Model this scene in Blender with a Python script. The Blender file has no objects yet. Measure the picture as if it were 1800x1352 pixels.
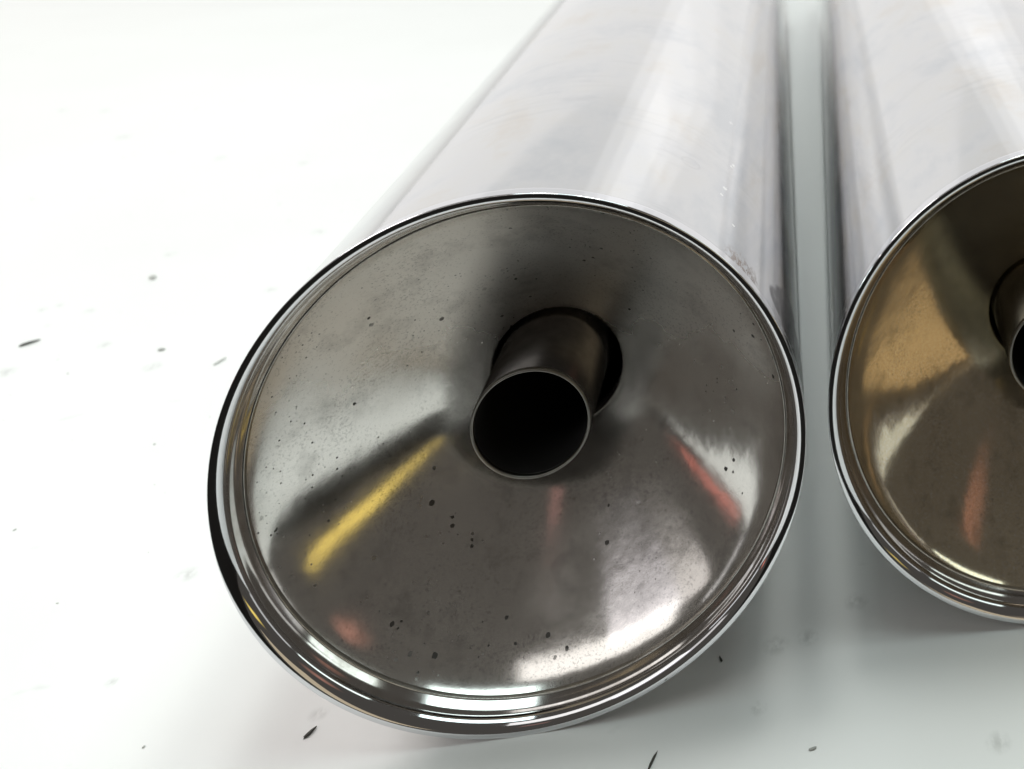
import bpy, bmesh, math, random
from mathutils import Vector, Matrix

random.seed(7)
scene = bpy.context.scene
C = bpy.context.collection
R = 0.05                                   # outer radius of a muffler, metres

# ------------------------------------------------------------------ camera
cam_data = bpy.data.cameras.new("camera")
cam = bpy.data.objects.new("camera", cam_data)
C.objects.link(cam)
cr = Vector((0.981148, -0.192940, 0.011056))
cu = Vector((0.000772, 0.061120, 0.998130))
cf = Vector((0.193255, 0.979305, -0.060117))
m = Matrix((cr, cu, -cf)).transposed().to_4x4()
m.translation = Vector((0.045036, -0.204589, 0.178414))
cam.matrix_world = m
cam_data.sensor_fit = 'HORIZONTAL'
cam_data.sensor_width = 36.0
cam_data.lens = 39.4
cam_data.shift_x = -856.3 / 1800.0
cam_data.shift_y = -994.4 / 1800.0
cam_data.clip_start = 0.01
cam_data.clip_end = 50.0
cam_data.dof.use_dof = True
cam_data.dof.focus_distance = 0.205
cam_data.dof.aperture_fstop = 24.0
scene.camera = cam

# ------------------------------------------------------------------ world: a dim room
world = bpy.data.worlds.new("World")
scene.world = world
world.use_nodes = True
bg = world.node_tree.nodes["Background"]
bg.inputs["Color"].default_value = (0.80, 0.74, 0.66, 1)
bg.inputs["Strength"].default_value = 0.095


# ------------------------------------------------------------------ lamps
def area(name, loc, target, sx, sy, radiance, color=(1, 1, 1), spread=180):
    d = bpy.data.lights.new(name, 'AREA')
    d.shape = 'RECTANGLE'
    d.size, d.size_y = sx, sy
    d.energy = radiance * math.pi * sx * sy
    d.color = color
    d.spread = math.radians(spread)
    o = bpy.data.objects.new(name, d)
    C.objects.link(o)
    o.location = loc
    o.rotation_euler = (Vector(target) - Vector(loc)).to_track_quat('-Z', 'Y').to_euler()
    return o


def strip(name, p0, p1, width, target, radiance, color, spread=180):
    """A narrow lamp from P0 to P1 whose face looks at TARGET."""
    p0, p1 = Vector(p0), Vector(p1)
    mid = (p0 + p1) / 2
    if spread < 90:                        # a gridded lamp: same brightness on axis, narrow beam
        radiance *= math.radians(spread / 2) ** 2 / 3
    o = area(name, mid, target, width, (p1 - p0).length, radiance, color, spread)
    y = (p1 - p0).normalized()
    z = mid - Vector(target)
    z = (z - y * z.dot(y)).normalized()
    mm = Matrix((y.cross(z), y, z)).transposed().to_4x4()
    mm.translation = mid
    o.matrix_world = mm
    return o


area("low_back_softbox", (-0.3, 1.9, 0.35), (-0.3, 0, 0.35), 8.0, 0.70, 0.93, (1.0, 1.0, 0.995))
area("middle_back_softbox", (-0.3, 1.9, 0.95), (-0.3, 0, 0.95), 8.0, 0.50, 0.81, (0.99, 1.0, 1.0))
area("high_back_softbox", (-0.3, 1.9, 1.80), (-0.3, 0, 1.8), 8.0, 1.2, 0.67, (0.98, 1.0, 1.0))
area("added_left_panel", (-3.4, 0.9, 0.65), (0, 0.9, 0.65), 2.6, 1.3, 0.72, (0.99, 0.99, 1.0))  # unseen panel added to clear a dark line along the shell's left edge
area("added_right_panel", (3.4, 0.9, 0.65), (0, 0.9, 0.65), 2.6, 1.3, 0.62, (0.97, 1.0, 0.98))  # added panel without a known source, whitens the rim's inner reflection
area("added_back_highlight", (0.29, 1.84, 0.80), (0.29, 0, 0.80), 0.50, 0.90, 0.10, (1.0, 1.0, 1.0))  # three overlapping panels added for the soft highlight along the shell
area("added_back_highlight", (0.29, 1.83, 0.82), (0.29, 0, 0.82), 0.32, 0.70, 0.10, (1.0, 1.0, 1.0))
area("added_back_highlight", (0.29, 1.82, 0.84), (0.29, 0, 0.84), 0.17, 0.50, 0.12, (1.0, 1.0, 1.0))
area("left_key_softbox", (-1.25, 0.42, 1.05), (0, 0.1, 0), 0.65, 0.60, 10.5, (1.0, 0.95, 0.93))
area("overhead_skylight", (0.12, 0.10, 1.22), (0.10, 0.1, 0), 0.95, 0.75, 3.1, (0.80, 0.955, 0.945))
area("overhead_bulb_lamp", (-0.06, 0.15, 1.17), (-0.05, 0.1, 0), 0.15, 0.18, 20.0, (0.97, 1.0, 0.955))
area("overhead_bulb_lamp", (0.22, 0.15, 1.17), (0.2, 0.1, 0), 0.15, 0.18, 20.0, (0.97, 1.0, 0.955))
area("added_right_fill", (1.3, 0.20, 1.05), (0.05, 0.0, 0), 0.9, 0.8, 1.7, (0.88, 1.0, 0.94))  # added fill that lightens the shadows, no known lamp there
strip("front_left_window", (-0.95, -0.34, 0.54), (-0.10, -0.56, 1.02), 0.24, (0, 0, 0.02), 1.25, (1.0, 0.98, 0.95))
strip("added_front_left_glow", (-0.565, -0.535, 0.72), (-0.86, -0.405, 0.43), 0.17, (0, 0, 0.02), 0.80, (0.97, 0.94, 1.0))  # panels added for the pale lavender zone in the grey funnel
strip("added_front_left_glow", (-0.86, -0.405, 0.43), (-0.97, -0.32, 0.26), 0.17, (0, 0, 0.02), 0.75, (1.0, 0.96, 0.94))
strip("added_front_warm_glow", (0.06, -0.95, 0.10), (0.62, -0.80, 0.14), 0.28, (0.109, 0.040, 0.037), 0.55, (1.0, 0.83, 0.55))  # added for the gold patch in the straw funnel, no known source
strip("added_front_warm_glow", (0.40, -0.80, 0.42), (0.62, -0.72, 0.42), 0.26, (0.130, 0.015, 0.018), 0.30, (1.0, 0.76, 0.50), 15)  # second added panel, warms the left wall of the straw funnel
strip("added_yellow_streak", (0.432, -0.364, -0.010), (0.487, -0.278, 0.080), 0.044, (-0.03, 0, 0.035), 1.3, (1.0, 0.74, 0.14), 22)  # added in place of an unseen yellow thing mirrored in the funnel
strip("added_red_streak", (-0.438, -0.148, -0.002), (-0.448, -0.100, -0.006), 0.014, (0.03, 0, 0.03), 0.9, (1.0, 0.25, 0.18))  # added stand-in for an unseen red strip, mirrored as a streak
strip("added_orange_glow", (0.42, -0.26, 0.20), (0.35, -0.225, 0.345), 0.11, (-0.03, 0.007, 0.018), 0.42, (1.0, 0.42, 0.29), 16)  # added only for the orange patch at the funnel's lower left
strip("added_pink_glow", (-0.148, -0.60, 0.50), (-0.172, -0.558, 0.546), 0.085, (0, 0, 0.03), 0.22, (1.0, 0.45, 0.40))  # added for the faint pink reflection below the tail tube

scene.view_settings.view_transform = 'Standard'
scene.view_settings.look = 'None'
scene.view_settings.exposure = 0.0
scene.view_settings.gamma = 1.0
scene.cycles.max_bounces = 16
scene.cycles.glossy_bounces = 12
scene.cycles.caustics_reflective = True
scene.cycles.blur_glossy = 0.0
scene.cycles.sample_clamp_indirect = 6.0


# ------------------------------------------------------------------ materials
class N:
    def __init__(self, name):
        self.m = bpy.data.materials.new(name)
        self.m.use_nodes = True
        self.t = self.m.node_tree
        self.b = self.t.nodes["Principled BSDF"]
        self.tc = self.t.nodes.new("ShaderNodeTexCoord")

    def new(self, kind, **kw):
        n = self.t.nodes.new("ShaderNode" + kind)
        for k, v in kw.items():
            if k in n.inputs:
                n.inputs[k].default_value = v
            else:
                setattr(n, k, v)
        return n

    def link(self, a, b):
        self.t.links.new(a, b)

    def obj(self, scale=(1, 1, 1)):
        mp = self.new("Mapping")
        mp.inputs["Scale"].default_value = scale
        self.link(self.tc.outputs["Object"], mp.inputs["Vector"])
        return mp.outputs["Vector"]

    def noise(self, vec, scale, detail=4, rough=0.55):
        n = self.new("TexNoise")
        n.inputs["Scale"].default_value = scale
        n.inputs["Detail"].default_value = detail
        n.inputs["Roughness"].default_value = rough
        self.link(vec, n.inputs["Vector"])
        return n.outputs["Fac"]

    def ramp(self, fac, stops):
        r = self.new("ValToRGB")
        e = r.color_ramp.elements
        while len(e) < len(stops):
            e.new(0.5)
        for el, (p, c) in zip(e, stops):
            el.position = p
            el.color = (c, c, c, 1) if isinstance(c, (int, float)) else (*c, 1)
        self.link(fac, r.inputs["Fac"])
        return r.outputs["Color"]

    def math(self, op, a, b=None, clamp=False):
        n = self.new("Math", operation=op, use_clamp=clamp)
        for i, v in enumerate((a, b)):
            if v is None:
                continue
            if isinstance(v, (int, float)):
                n.inputs[i].default_value = v
            else:
                self.link(v, n.inputs[i])
        return n.outputs[0]

    def mix(self, fac, a, b):
        n = self.new("Mix", data_type='RGBA')
        for sock, v in ((n.inputs[0], fac), (n.inputs[6], a), (n.inputs[7], b)):
            if isinstance(v, (int, float)):
                sock.default_value = v
            elif isinstance(v, tuple):
                sock.default_value = (*v, 1)
            else:
                self.link(v, sock)
        return n.outputs[2]

    def near(self, point, radius, soft=0.4):
        """1 within RADIUS of POINT (object space), fading to 0."""
        d = self.new("VectorMath", operation='DISTANCE')
        self.link(self.tc.outputs["Object"], d.inputs[0])
        d.inputs[1].default_value = point
        r = self.new("MapRange")
        r.inputs["From Min"].default_value = radius
        r.inputs["From Max"].default_value = radius * (1 - soft)
        self.link(d.outputs["Value"], r.inputs["Value"])
        return r.outputs[0]

    def bump(self, height, strength, dist=0.0002):
        b = self.new("Bump")
        b.inputs["Strength"].default_value = strength
        b.inputs["Distance"].default_value = dist
        self.link(height, b.inputs["Height"])
        self.link(b.outputs["Normal"], self.b.inputs["Normal"])


MARKS = [(-0.295, 0.4054, 0.003), (-0.2749, 0.4013, 0.003), (-0.2456, 0.3591, 0.004), (-0.1908, 0.3234, 0.003), (-0.1537, 0.3112, 0.003), (-0.1202, 0.236, 0.003), (-0.1632, 0.225, 0.0025), (-0.1181, 0.1907, 0.0025), (-0.1818, 0.1886, 0.0018), (-0.1672, 0.1853, 0.002), (-0.1784, 0.1909, 0.0015), (-0.1509, 0.1619, 0.0022), (-0.1744, 0.1774, 0.0012), (-0.1308, 0.1465, 0.003), (-0.1697, 0.1504, 0.004), (0.0609, 0.0214, 0.003), (0.0445, 0.0128, 0.003), (0.0838, -0.0168, 0.0028), (0.0412, -0.0016, 0.002), (0.0507, 0.0137, 0.0025), (-0.0751, 0.0732, 0.003), (-0.0796, 0.0549, 0.003), (-0.0792, 0.0263, 0.0015), (-0.0382, 0.0117, 0.002)]


def mat_table():
    k = N("white_table_paint")
    v = k.obj()
    cl = k.noise(v, 6.0, 3)
    col = k.ramp(cl, [(0.3, (0.80, 0.80, 0.785)), (0.7, (0.84, 0.84, 0.83))])
    # faint grey scuffs, short and slanting
    w = k.obj((90, 160, 1))
    sc = k.noise(w, 1.0, 2, 0.6)
    sm = k.ramp(sc, [(0.70, 0.0), (0.80, 1.0)])
    col = k.mix(k.math('MULTIPLY', sm, 0.30), col, (0.55, 0.55, 0.54))
    # old grey marks that have soaked into the paint
    mark = 0
    for x, y, rad in MARKS:
        mark = k.math('MAXIMUM', mark, k.near((x, y, 0.0), rad, 0.9))
    mark = k.math('MULTIPLY', mark, k.ramp(k.noise(k.obj((700, 420, 1)), 1.0, 2, 0.6), [(0.36, 0.0), (0.60, 1.0)]))
    col = k.mix(k.math('MULTIPLY', mark, 0.38), col, (0.30, 0.30, 0.28))
    k.link(col, k.b.inputs["Base Color"])
    k.b.inputs["Roughness"].default_value = 0.32
    k.b.inputs["Specular IOR Level"].default_value = 0.45
    k.bump(k.noise(v, 220, 2), 0.05, 0.0002)
    return k.m


def mat_body():
    k = N("polished_shell_steel")
    v = k.obj()
    cl = k.noise(k.obj((1, 0.55, 1)), 42, 6, 0.62)
    # straw and blue-grey handling stains
    col = k.ramp(cl, [(0.34, (0.575, 0.588, 0.61)), (0.47, (0.65, 0.65, 0.658)), (0.56, (0.655, 0.65, 0.645)), (0.68, (0.625, 0.592, 0.555))])
    mp = k.new("Mapping")
    mp.inputs["Rotation"].default_value = (0.3, 0.2, 0.65)
    mp.inputs["Scale"].default_value = (60, 420, 60)
    k.link(k.tc.outputs["Object"], mp.inputs["Vector"])
    wipe = k.noise(mp.outputs["Vector"], 1.0, 4, 0.7)
    wipe = k.math('MULTIPLY', k.ramp(wipe, [(0.50, 0.0), (0.70, 1.0)]), k.ramp(k.noise(v, 30, 2), [(0.45, 0.0), (0.60, 1.0)]))
    col = k.mix(k.math('MULTIPLY', wipe, 0.25), col, (0.42, 0.425, 0.44))
    ro = k.ramp(k.noise(k.obj((1, 1, 1)), 60, 5, 0.65), [(0.35, 0.06), (0.7, 0.12)])
    # scraped patch beside the rim and tiny bright nicks
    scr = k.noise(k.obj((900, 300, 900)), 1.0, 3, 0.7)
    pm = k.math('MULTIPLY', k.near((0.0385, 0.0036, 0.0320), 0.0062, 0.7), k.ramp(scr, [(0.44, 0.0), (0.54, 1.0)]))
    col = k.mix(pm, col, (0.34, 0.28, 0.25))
    tong_refl = 0  # dark reflection of the other muffler's rim, painted into the shell colour
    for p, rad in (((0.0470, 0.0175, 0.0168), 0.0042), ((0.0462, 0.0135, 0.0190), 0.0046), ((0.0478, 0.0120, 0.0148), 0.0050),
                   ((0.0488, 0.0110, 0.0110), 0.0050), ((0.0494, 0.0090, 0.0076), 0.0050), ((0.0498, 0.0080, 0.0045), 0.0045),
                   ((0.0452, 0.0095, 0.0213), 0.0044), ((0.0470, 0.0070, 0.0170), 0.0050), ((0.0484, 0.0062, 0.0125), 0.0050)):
        tong_refl = k.math('MAXIMUM', tong_refl, k.near(p, rad, 0.18))
    tong_refl_col = k.ramp(k.noise(k.obj((500, 160, 500)), 1.0, 4, 0.7), [(0.40, (0.10, 0.095, 0.10)), (0.58, (0.20, 0.19, 0.19)), (0.72, (0.60, 0.58, 0.58))])
    col = k.mix(tong_refl, col, tong_refl_col)
    nick = 0
    for p, rad in (((0.0352, 0.0471, 0.0355), 0.0006), ((0.0341, 0.0313, 0.0366), 0.0007), ((0.0348, 0.0455, 0.0359), 0.0005),
                   ((0.0336, 0.027, 0.0370), 0.0005), ((0.0363, 0.0175, 0.0344), 0.0005), ((0.0336, 0.072, 0.0370), 0.0006)):
        nick = k.math('MAXIMUM', nick, k.near(p, rad))
    col = k.mix(nick, col, (0.98, 0.98, 0.97))
    # a dried ring mark
    d = k.new("VectorMath", operation='DISTANCE')
    k.link(k.tc.outputs["Object"], d.inputs[0])
    d.inputs[1].default_value = (0.0271, 0.0325, 0.0420)
    ring = k.ramp(k.math('MULTIPLY', d.outputs["Value"], 200.0), [(0.34, 0.0), (0.42, 1.0), (0.50, 0.0)])
    col = k.mix(k.math('MULTIPLY', ring, 0.16), col, (0.35, 0.35, 0.36))
    pm = k.math('MAXIMUM', k.math('MAXIMUM', pm, nick), k.math('MULTIPLY', tong_refl, 0.25))
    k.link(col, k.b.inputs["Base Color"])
    k.b.inputs["Metallic"].default_value = 1.0
    k.link(k.math('ADD', ro, k.math('MULTIPLY', pm, 0.3)), k.b.inputs["Roughness"])
    k.bump(k.noise(k.obj((1, 0.25, 1)), 70, 3), 0.05, 0.0006)
    return k.m


def mat_bead():
    k = N("bright_rim_steel")
    k.b.inputs["Base Color"].default_value = (0.70, 0.70, 0.72, 1)
    k.b.inputs["Metallic"].default_value = 1.0
    k.b.inputs["Roughness"].default_value = 0.06
    k.bump(k.noise(k.obj(), 120, 3), 0.05, 0.0003)
    return k.m


def mat_collar():
    k = N("worn_collar_steel")
    n = k.noise(k.obj(), 240, 5, 0.65)
    k.link(k.ramp(n, [(0.35, (0.58, 0.55, 0.52)), (0.65, (0.74, 0.72, 0.71))]), k.b.inputs["Base Color"])
    k.b.inputs["Metallic"].default_value = 1.0
    k.link(k.ramp(n, [(0.35, 0.13), (0.7, 0.07)]), k.b.inputs["Roughness"])
    k.bump(k.noise(k.obj(), 90, 3), 0.08, 0.0004)
    return k.m


def mat_funnel(name, light, dark, specks, rough, frost):
    k = N(name)
    v = k.obj()
    cl = k.noise(v, 45, 4)
    col = k.ramp(cl, [(0.3, dark), (0.7, light)])
    grain = k.noise(v, 2600, 2, 0.6)
    col = k.mix(k.ramp(grain, [(0.50, 0.0), (0.72, 0.75)]), col, (0.86, 0.84, 0.80))
    pits = k.math("ADD", k.noise(v, 2100, 3, 0.75), k.math("MULTIPLY", k.math("SUBTRACT", k.noise(v, 70, 3), 0.475), 0.30))
    col = k.mix(k.ramp(pits, [(0.35, 0.42), (0.44, 0.0)]), col, tuple(c * 0.35 for c in dark))
    # soot: a thin film, then specks of many sizes that gather in places
    film = k.ramp(k.noise(v, 120, 6, 0.7), [(0.52, 0.0), (0.72, 0.45)])
    col = k.mix(film, col, tuple(c * 0.45 for c in dark))
    sp = 0
    for sc, seed in ((520, 0.0), (1300, 3.1)):
        mp = k.new("Mapping")
        mp.inputs["Location"].default_value = (seed, seed * 2, -seed)
        k.link(k.tc.outputs["Object"], mp.inputs["Vector"])
        vo = k.new("TexVoronoi")
        vo.inputs["Scale"].default_value = sc
        k.link(mp.outputs["Vector"], vo.inputs["Vector"])
        rnd = k.new("SeparateColor")
        k.link(vo.outputs["Color"], rnd.inputs[0])
        size = k.math('MULTIPLY', k.math('POWER', rnd.outputs[0], 3.5), 0.27)
        wob = k.math('MULTIPLY', k.math('SUBTRACT', k.noise(v, 2400, 2), 0.5), 0.25)
        hit = k.math('GREATER_THAN', k.math('SUBTRACT', size, k.math('ADD', vo.outputs["Distance"], wob)), 0.0)
        where = k.ramp(k.noise(mp.outputs["Vector"], 55, 3, 0.6), [(specks - 0.05, 0.0), (specks + 0.02, 1.0)])
        sp = k.math('MAXIMUM', sp, k.math('MULTIPLY', hit, where))
    col = k.mix(k.math('MULTIPLY', sp, 0.9), col, (0.02, 0.018, 0.016))
    k.link(col, k.b.inputs["Base Color"])
    k.b.inputs["Metallic"].default_value = 0.93
    # the lower half has been wiped bright, the upper half keeps a frosted bloom
    sep = k.new("SeparateXYZ")
    k.link(v, sep.inputs[0])
    zz = k.math('ADD', k.math('MULTIPLY', sep.outputs[2], 28.0), k.math('MULTIPLY', k.math('SUBTRACT', k.noise(v, 40, 4), 0.5), 0.7))
    bloom = k.ramp(k.math('ADD', zz, 0.5), [(0.50, 0.0), (0.95, 1.0)])
    ro = k.ramp(k.noise(v, 90, 4), [(0.3, rough), (0.7, rough + 0.05)])
    ro = k.math('ADD', ro, k.math('MULTIPLY', bloom, frost))
    k.link(k.math('ADD', ro, k.math('MULTIPLY', sp, 0.4)), k.b.inputs["Roughness"])
    dents = k.math('ADD', k.math('MULTIPLY', k.noise(v, 75, 3), 1.0), k.math('MULTIPLY', k.noise(v, 900, 3, 0.7), 0.055))
    k.bump(dents, 0.16, 0.0005)
    return k.m


def mat_simple(name, col, rough, metal=0.0):
    k = N(name)
    n = k.noise(k.obj(), 300, 4)
    k.link(k.ramp(n, [(0.3, tuple(c * 0.8 for c in col)), (0.7, tuple(min(1, c * 1.15) for c in col))]), k.b.inputs["Base Color"])
    k.b.inputs["Roughness"].default_value = rough
    k.b.inputs["Metallic"].default_value = metal
    return k.m


M_TABLE = mat_table()
M_FLOOR = mat_simple("dark_floor", (0.022, 0.020, 0.018), 0.6)
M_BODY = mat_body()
M_BEAD = mat_bead()
M_COLLAR = mat_collar()
M_LIP = mat_simple("pressed_lip_steel", (0.60, 0.58, 0.54), 0.26, 1.0)
BOWL = 0.030
M_FUN_GREY = mat_funnel("grey_funnel_steel", (0.93, 0.90, 0.865), (0.80, 0.77, 0.735), 0.57, 0.11, 0.18)
M_FUN_STRAW = mat_funnel("straw_tinted_funnel_steel", (0.84, 0.73, 0.545), (0.71, 0.605, 0.44), 0.74, 0.07, 0.05)
M_TUBE_GREY = mat_simple("sooty_tube_steel", (0.11, 0.105, 0.10), 0.26, 1.0)
M_TUBE_STRAW = mat_simple("sooty_straw_tube_steel", (0.13, 0.12, 0.09), 0.26, 1.0)
M_EDGE = mat_simple("worn_tube_edge", (0.30, 0.29, 0.27), 0.35, 1.0)
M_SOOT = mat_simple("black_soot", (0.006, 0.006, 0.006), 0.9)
M_CRUMB = mat_simple("dark_crumb", (0.045, 0.043, 0.035), 0.7)
M_CRUMB_GREY = mat_simple("grey_crumb", (0.58, 0.58, 0.55), 0.8)
M_CRUMB_MID = mat_simple("mid_grey_crumb", (0.34, 0.34, 0.32), 0.8)


# ------------------------------------------------------------------ geometry helpers
def lathe(name, profile, mat, parent, seg=256, smooth=True):
    """Turn (radius, depth) pairs, in units of R, about the muffler's axis (local +Y)."""
    bm = bmesh.new()
    rings = []
    for r, s in profile:
        if r < 1e-6:
            rings.append([bm.verts.new((0, s * R, 0))])
        else:
            rings.append([bm.verts.new((r * R * math.cos(2 * math.pi * i / seg), s * R, r * R * math.sin(2 * math.pi * i / seg))) for i in range(seg)])
    for a, b in zip(rings, rings[1:]):
        for i in range(seg):
            j = (i + 1) % seg
            if len(b) == 1:
                bm.faces.new((a[i], a[j], b[0]))
            elif len(a) == 1:
                bm.faces.new((a[0], b[j], b[i]))
            else:
                bm.faces.new((a[i], a[j], b[j], b[i]))
    bmesh.ops.recalc_face_normals(bm, faces=bm.faces)
    me = bpy.data.meshes.new(name)
    bm.to_mesh(me)
    bm.free()
    for p in me.polygons:
        p.use_smooth = smooth
    me.materials.append(mat)
    o = bpy.data.objects.new(name, me)
    C.objects.link(o)
    o.parent = parent
    return o


def arc(cr_, cs, rad, a0, a1, n):
    return [(cr_ + rad * math.cos(math.radians(a0 + (a1 - a0) * i / n)), cs + rad * math.sin(math.radians(a0 + (a1 - a0) * i / n))) for i in range(n + 1)]


# ------------------------------------------------------------------ the table
def build_table():
    bm = bmesh.new()
    x0, x1, y0, y1, z1 = -3.5, 3.5, -0.052, 1.85, -0.03
    v = [bm.verts.new(p) for p in ((x0, y0, 0), (x1, y0, 0), (x1, y1, 0), (x0, y1, 0), (x0, y0, z1), (x1, y0, z1), (x1, y1, z1), (x0, y1, z1))]
    for f in ((0, 1, 2, 3), (7, 6, 5, 4), (0, 4, 5, 1), (1, 5, 6, 2), (2, 6, 7, 3), (3, 7, 4, 0)):
        bm.faces.new([v[i] for i in f])
    me = bpy.data.meshes.new("table_top")
    bm.to_mesh(me)
    bm.free()
    me.materials.append(M_TABLE)
    o = bpy.data.objects.new("table_top", me)
    C.objects.link(o)
    o["kind"] = "structure"
    return o


build_table()


def build_floor():
    bm = bmesh.new()
    bm.faces.new([bm.verts.new(p) for p in ((-5, -5, -0.75), (5, -5, -0.75), (5, 5, -0.75), (-5, 5, -0.75))])
    me = bpy.data.meshes.new("floor")
    bm.to_mesh(me)
    bm.free()
    me.materials.append(M_FLOOR)
    o = bpy.data.objects.new("floor", me)
    C.objects.link(o)
    o["kind"] = "structure"


build_floor()


# ------------------------------------------------------------------ the two mufflers
def muffler(loc, rotz, label, fun_mat, tube_mat, tube_dx, tube_dz, roll):
    t = bpy.data.objects.new("muffler", None)
    C.objects.link(t)
    t.empty_display_size = 0.02
    t.location = loc
    t.rotation_euler = (0, 0, rotz)
    t["label"] = label
    t["category"] = "muffler"
    t["group"] = "polished mufflers lying side by side"
    # shell: straight for half a metre, then a reverse cone to the inlet neck
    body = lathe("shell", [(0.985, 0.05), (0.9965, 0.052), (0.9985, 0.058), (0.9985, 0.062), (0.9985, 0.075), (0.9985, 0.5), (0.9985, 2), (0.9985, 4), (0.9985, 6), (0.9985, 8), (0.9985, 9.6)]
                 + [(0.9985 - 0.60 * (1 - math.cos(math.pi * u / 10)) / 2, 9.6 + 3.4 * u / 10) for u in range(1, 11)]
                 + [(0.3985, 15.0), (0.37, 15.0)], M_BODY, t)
    # rolled bead round the mouth: its face turns in from the outer edge to the collar
    roll, r, s = [], 0.9965, 0.0
    for dr, turn in ((0.0035, 2), (0.0035, 6), (0.0035, 11), (0.0035, 18), (0.004, 27), (0.005, 35), (0.0045, 42), (0.0045, 48), (0.004, 53), (0.004, 59), (0.0025, 66), (0.0015, 73), (0.0008, 80)):
        r, s = r - dr, s + dr * math.tan(math.radians(turn))
        roll.append((r, s))
    lathe("rim", [(0.992, 0.060), (1.0005, 0.055), (1.0015, 0.050), (1.0015, 0.045), (1.0015, 0.010)] + arc(0.9970, 0.0045, 0.0045, 0, -90, 6)
          + roll, M_BEAD, t)
    # inner collar, and the pressed lip where the funnel begins
    lathe("collar", [(0.9530, 0.0430), (0.9518, 0.0450), (0.9492, 0.0490), (0.9455, 0.0535), (0.9402, 0.061), (0.9363, 0.069), (0.9322, 0.077), (0.9280, 0.0845)], M_COLLAR, t)
    lathe("funnel_lip", [(0.9290, 0.0840)] + arc(0.9250, 0.0880, 0.0036, -10, -160, 12) + [(0.918, 0.100)], M_LIP, t)
    prof = []
    for i in range(0, 49):
        u = (i / 48) ** 1.6
        r = 0.9222 + (0.262 - 0.9222) * u
        s = 0.0915 + 0.024 * (1 - math.exp(-u / 0.045)) + 0.546 * u + BOWL * math.sin(math.pi * u)
        prof.append((r, s))
    prof += [(0.2590, 0.668), (0.2565, 0.678), (0.2565, 0.74)]
    lathe("funnel", prof, fun_mat, t)
    tube = lathe("tail_tube", [(0.2035, 2.4), (0.2035, 0.271), (0.2155, 0.271), (0.2155, 2.4)], tube_mat, t)
    lathe("tube_edge", [(0.2033, 0.277), (0.2033, 0.267), (0.2046, 0.2615), (0.2075, 0.2590), (0.2120, 0.2590), (0.2146, 0.2615), (0.2158, 0.267), (0.2158, 0.277)], M_EDGE, tube)
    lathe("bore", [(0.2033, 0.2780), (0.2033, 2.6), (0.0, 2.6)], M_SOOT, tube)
    tube.location = (tube_dx, 0, tube_dz)
    return t


muffler((0, 0, R), 0.0,
        "polished steel muffler with the grey funnel mouth, seen whole in front",
        M_FUN_GREY, M_TUBE_GREY, -0.0010, 0.0004, 0)
muffler((0.104475, 0.007555, R), math.radians(-1.5115),
        "polished steel muffler with the brownish straw-tinted funnel mouth, cut off by the picture's edge",
        M_FUN_STRAW, M_TUBE_STRAW, -0.0010, 0.0004, 0.4)


# ------------------------------------------------------------------ grit lying on the table
def crumb(loc, length, width, angle, mat, label, seed):
    rnd = random.Random(seed)
    bm = bmesh.new()
    bmesh.ops.create_icosphere(bm, subdivisions=2, radius=1.0)
    for v in bm.verts:
        k = 1 + rnd.uniform(-0.22, 0.22)
        taper = 1 - 0.35 * (v.co.x + 1) / 2
        v.co = Vector((v.co.x * length / 2 * k, v.co.y * width / 2 * k * taper, v.co.z * width * 0.26 * k))
    low = min(v.co.z for v in bm.verts)
    for v in bm.verts:
        v.co.z -= low
    me = bpy.data.meshes.new("crumb")
    bm.to_mesh(me)
    bm.free()
    me.materials.append(mat)
    o = bpy.data.objects.new("crumb", me)
    C.objects.link(o)
    o.location = (loc[0], loc[1], 0.0)
    o.rotation_euler = (0, 0, math.radians(angle))
    o["label"] = label
    o["category"] = "crumb"
    o["group"] = "grit lying on the white table"


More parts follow.
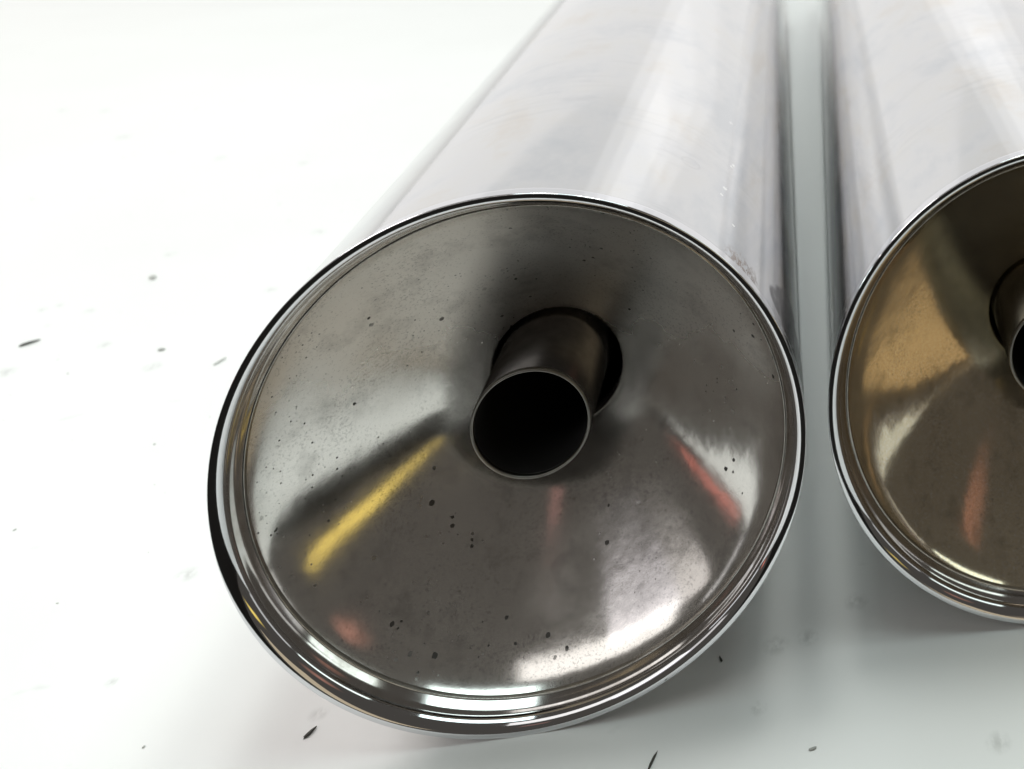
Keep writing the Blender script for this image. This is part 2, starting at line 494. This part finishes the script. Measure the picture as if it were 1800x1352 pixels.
crumb((-0.1730, 0.1664), 0.0050, 0.0012, 38, M_CRUMB, "dark olive sliver of grit lying farthest left on the white table", 1)
crumb((-0.1596, 0.2059), 0.0022, 0.0019, 20, M_CRUMB_GREY, "roundish pale grey crumb on the white table, farthest from the camera", 2)
crumb((-0.1329, 0.1558), 0.0019, 0.0011, 0, M_CRUMB_MID, "small mid-grey crumb midway between the olive sliver and the grey muffler's mouth", 3)
crumb((-0.1134, 0.1459), 0.0042, 0.0009, 66, M_CRUMB_GREY, "thin slanting grey chip just left of the grey muffler's rim", 4)
crumb((-0.0381, 0.0075), 0.0026, 0.0008, 62, M_CRUMB, "dark seed-shaped crumb in front of the grey muffler's lower left rim", 5)
crumb((0.0231, -0.0096), 0.0040, 0.0006, 72, M_CRUMB, "dark thread-like crumb nearest the camera, in front of the grey muffler", 6)
crumb((0.0338, 0.0111), 0.0017, 0.0006, 110, M_CRUMB, "tiny black crumb in the shadow beside the grey muffler's lower right rim", 7)
crumb((0.0509, -0.0122), 0.0014, 0.0007, 10, M_CRUMB_MID, "small grey crumb on the table in front of the gap between the mufflers", 8)


def dust_grains(count):
    """Fine dust scattered over the table round the mufflers: one uncountable mass."""
    rnd = random.Random(21)
    bm = bmesh.new()
    n = 0
    while n < count:
        x, y = rnd.uniform(-0.26, 0.16), rnd.uniform(-0.04, 0.42)
        if -0.052 < x < 0.165 and y > -0.002:
            continue
        r = 0.00010 * (1 + 1.8 * rnd.random() ** 3)
        mm = Matrix.Translation((x, y, r * 0.5)) @ Matrix.Rotation(rnd.uniform(0, 6.28), 4, 'Z') @ Matrix.Diagonal((r * rnd.uniform(1, 2.4), r, r * 0.6, 1))
        bmesh.ops.create_icosphere(bm, subdivisions=1, radius=1.0, matrix=mm)
        n += 1
    me = bpy.data.meshes.new("dust")
    bm.to_mesh(me)
    bm.free()
    me.materials.append(M_CRUMB_GREY)
    o = bpy.data.objects.new("dust", me)
    C.objects.link(o)
    o["kind"] = "stuff"


dust_grains(150)
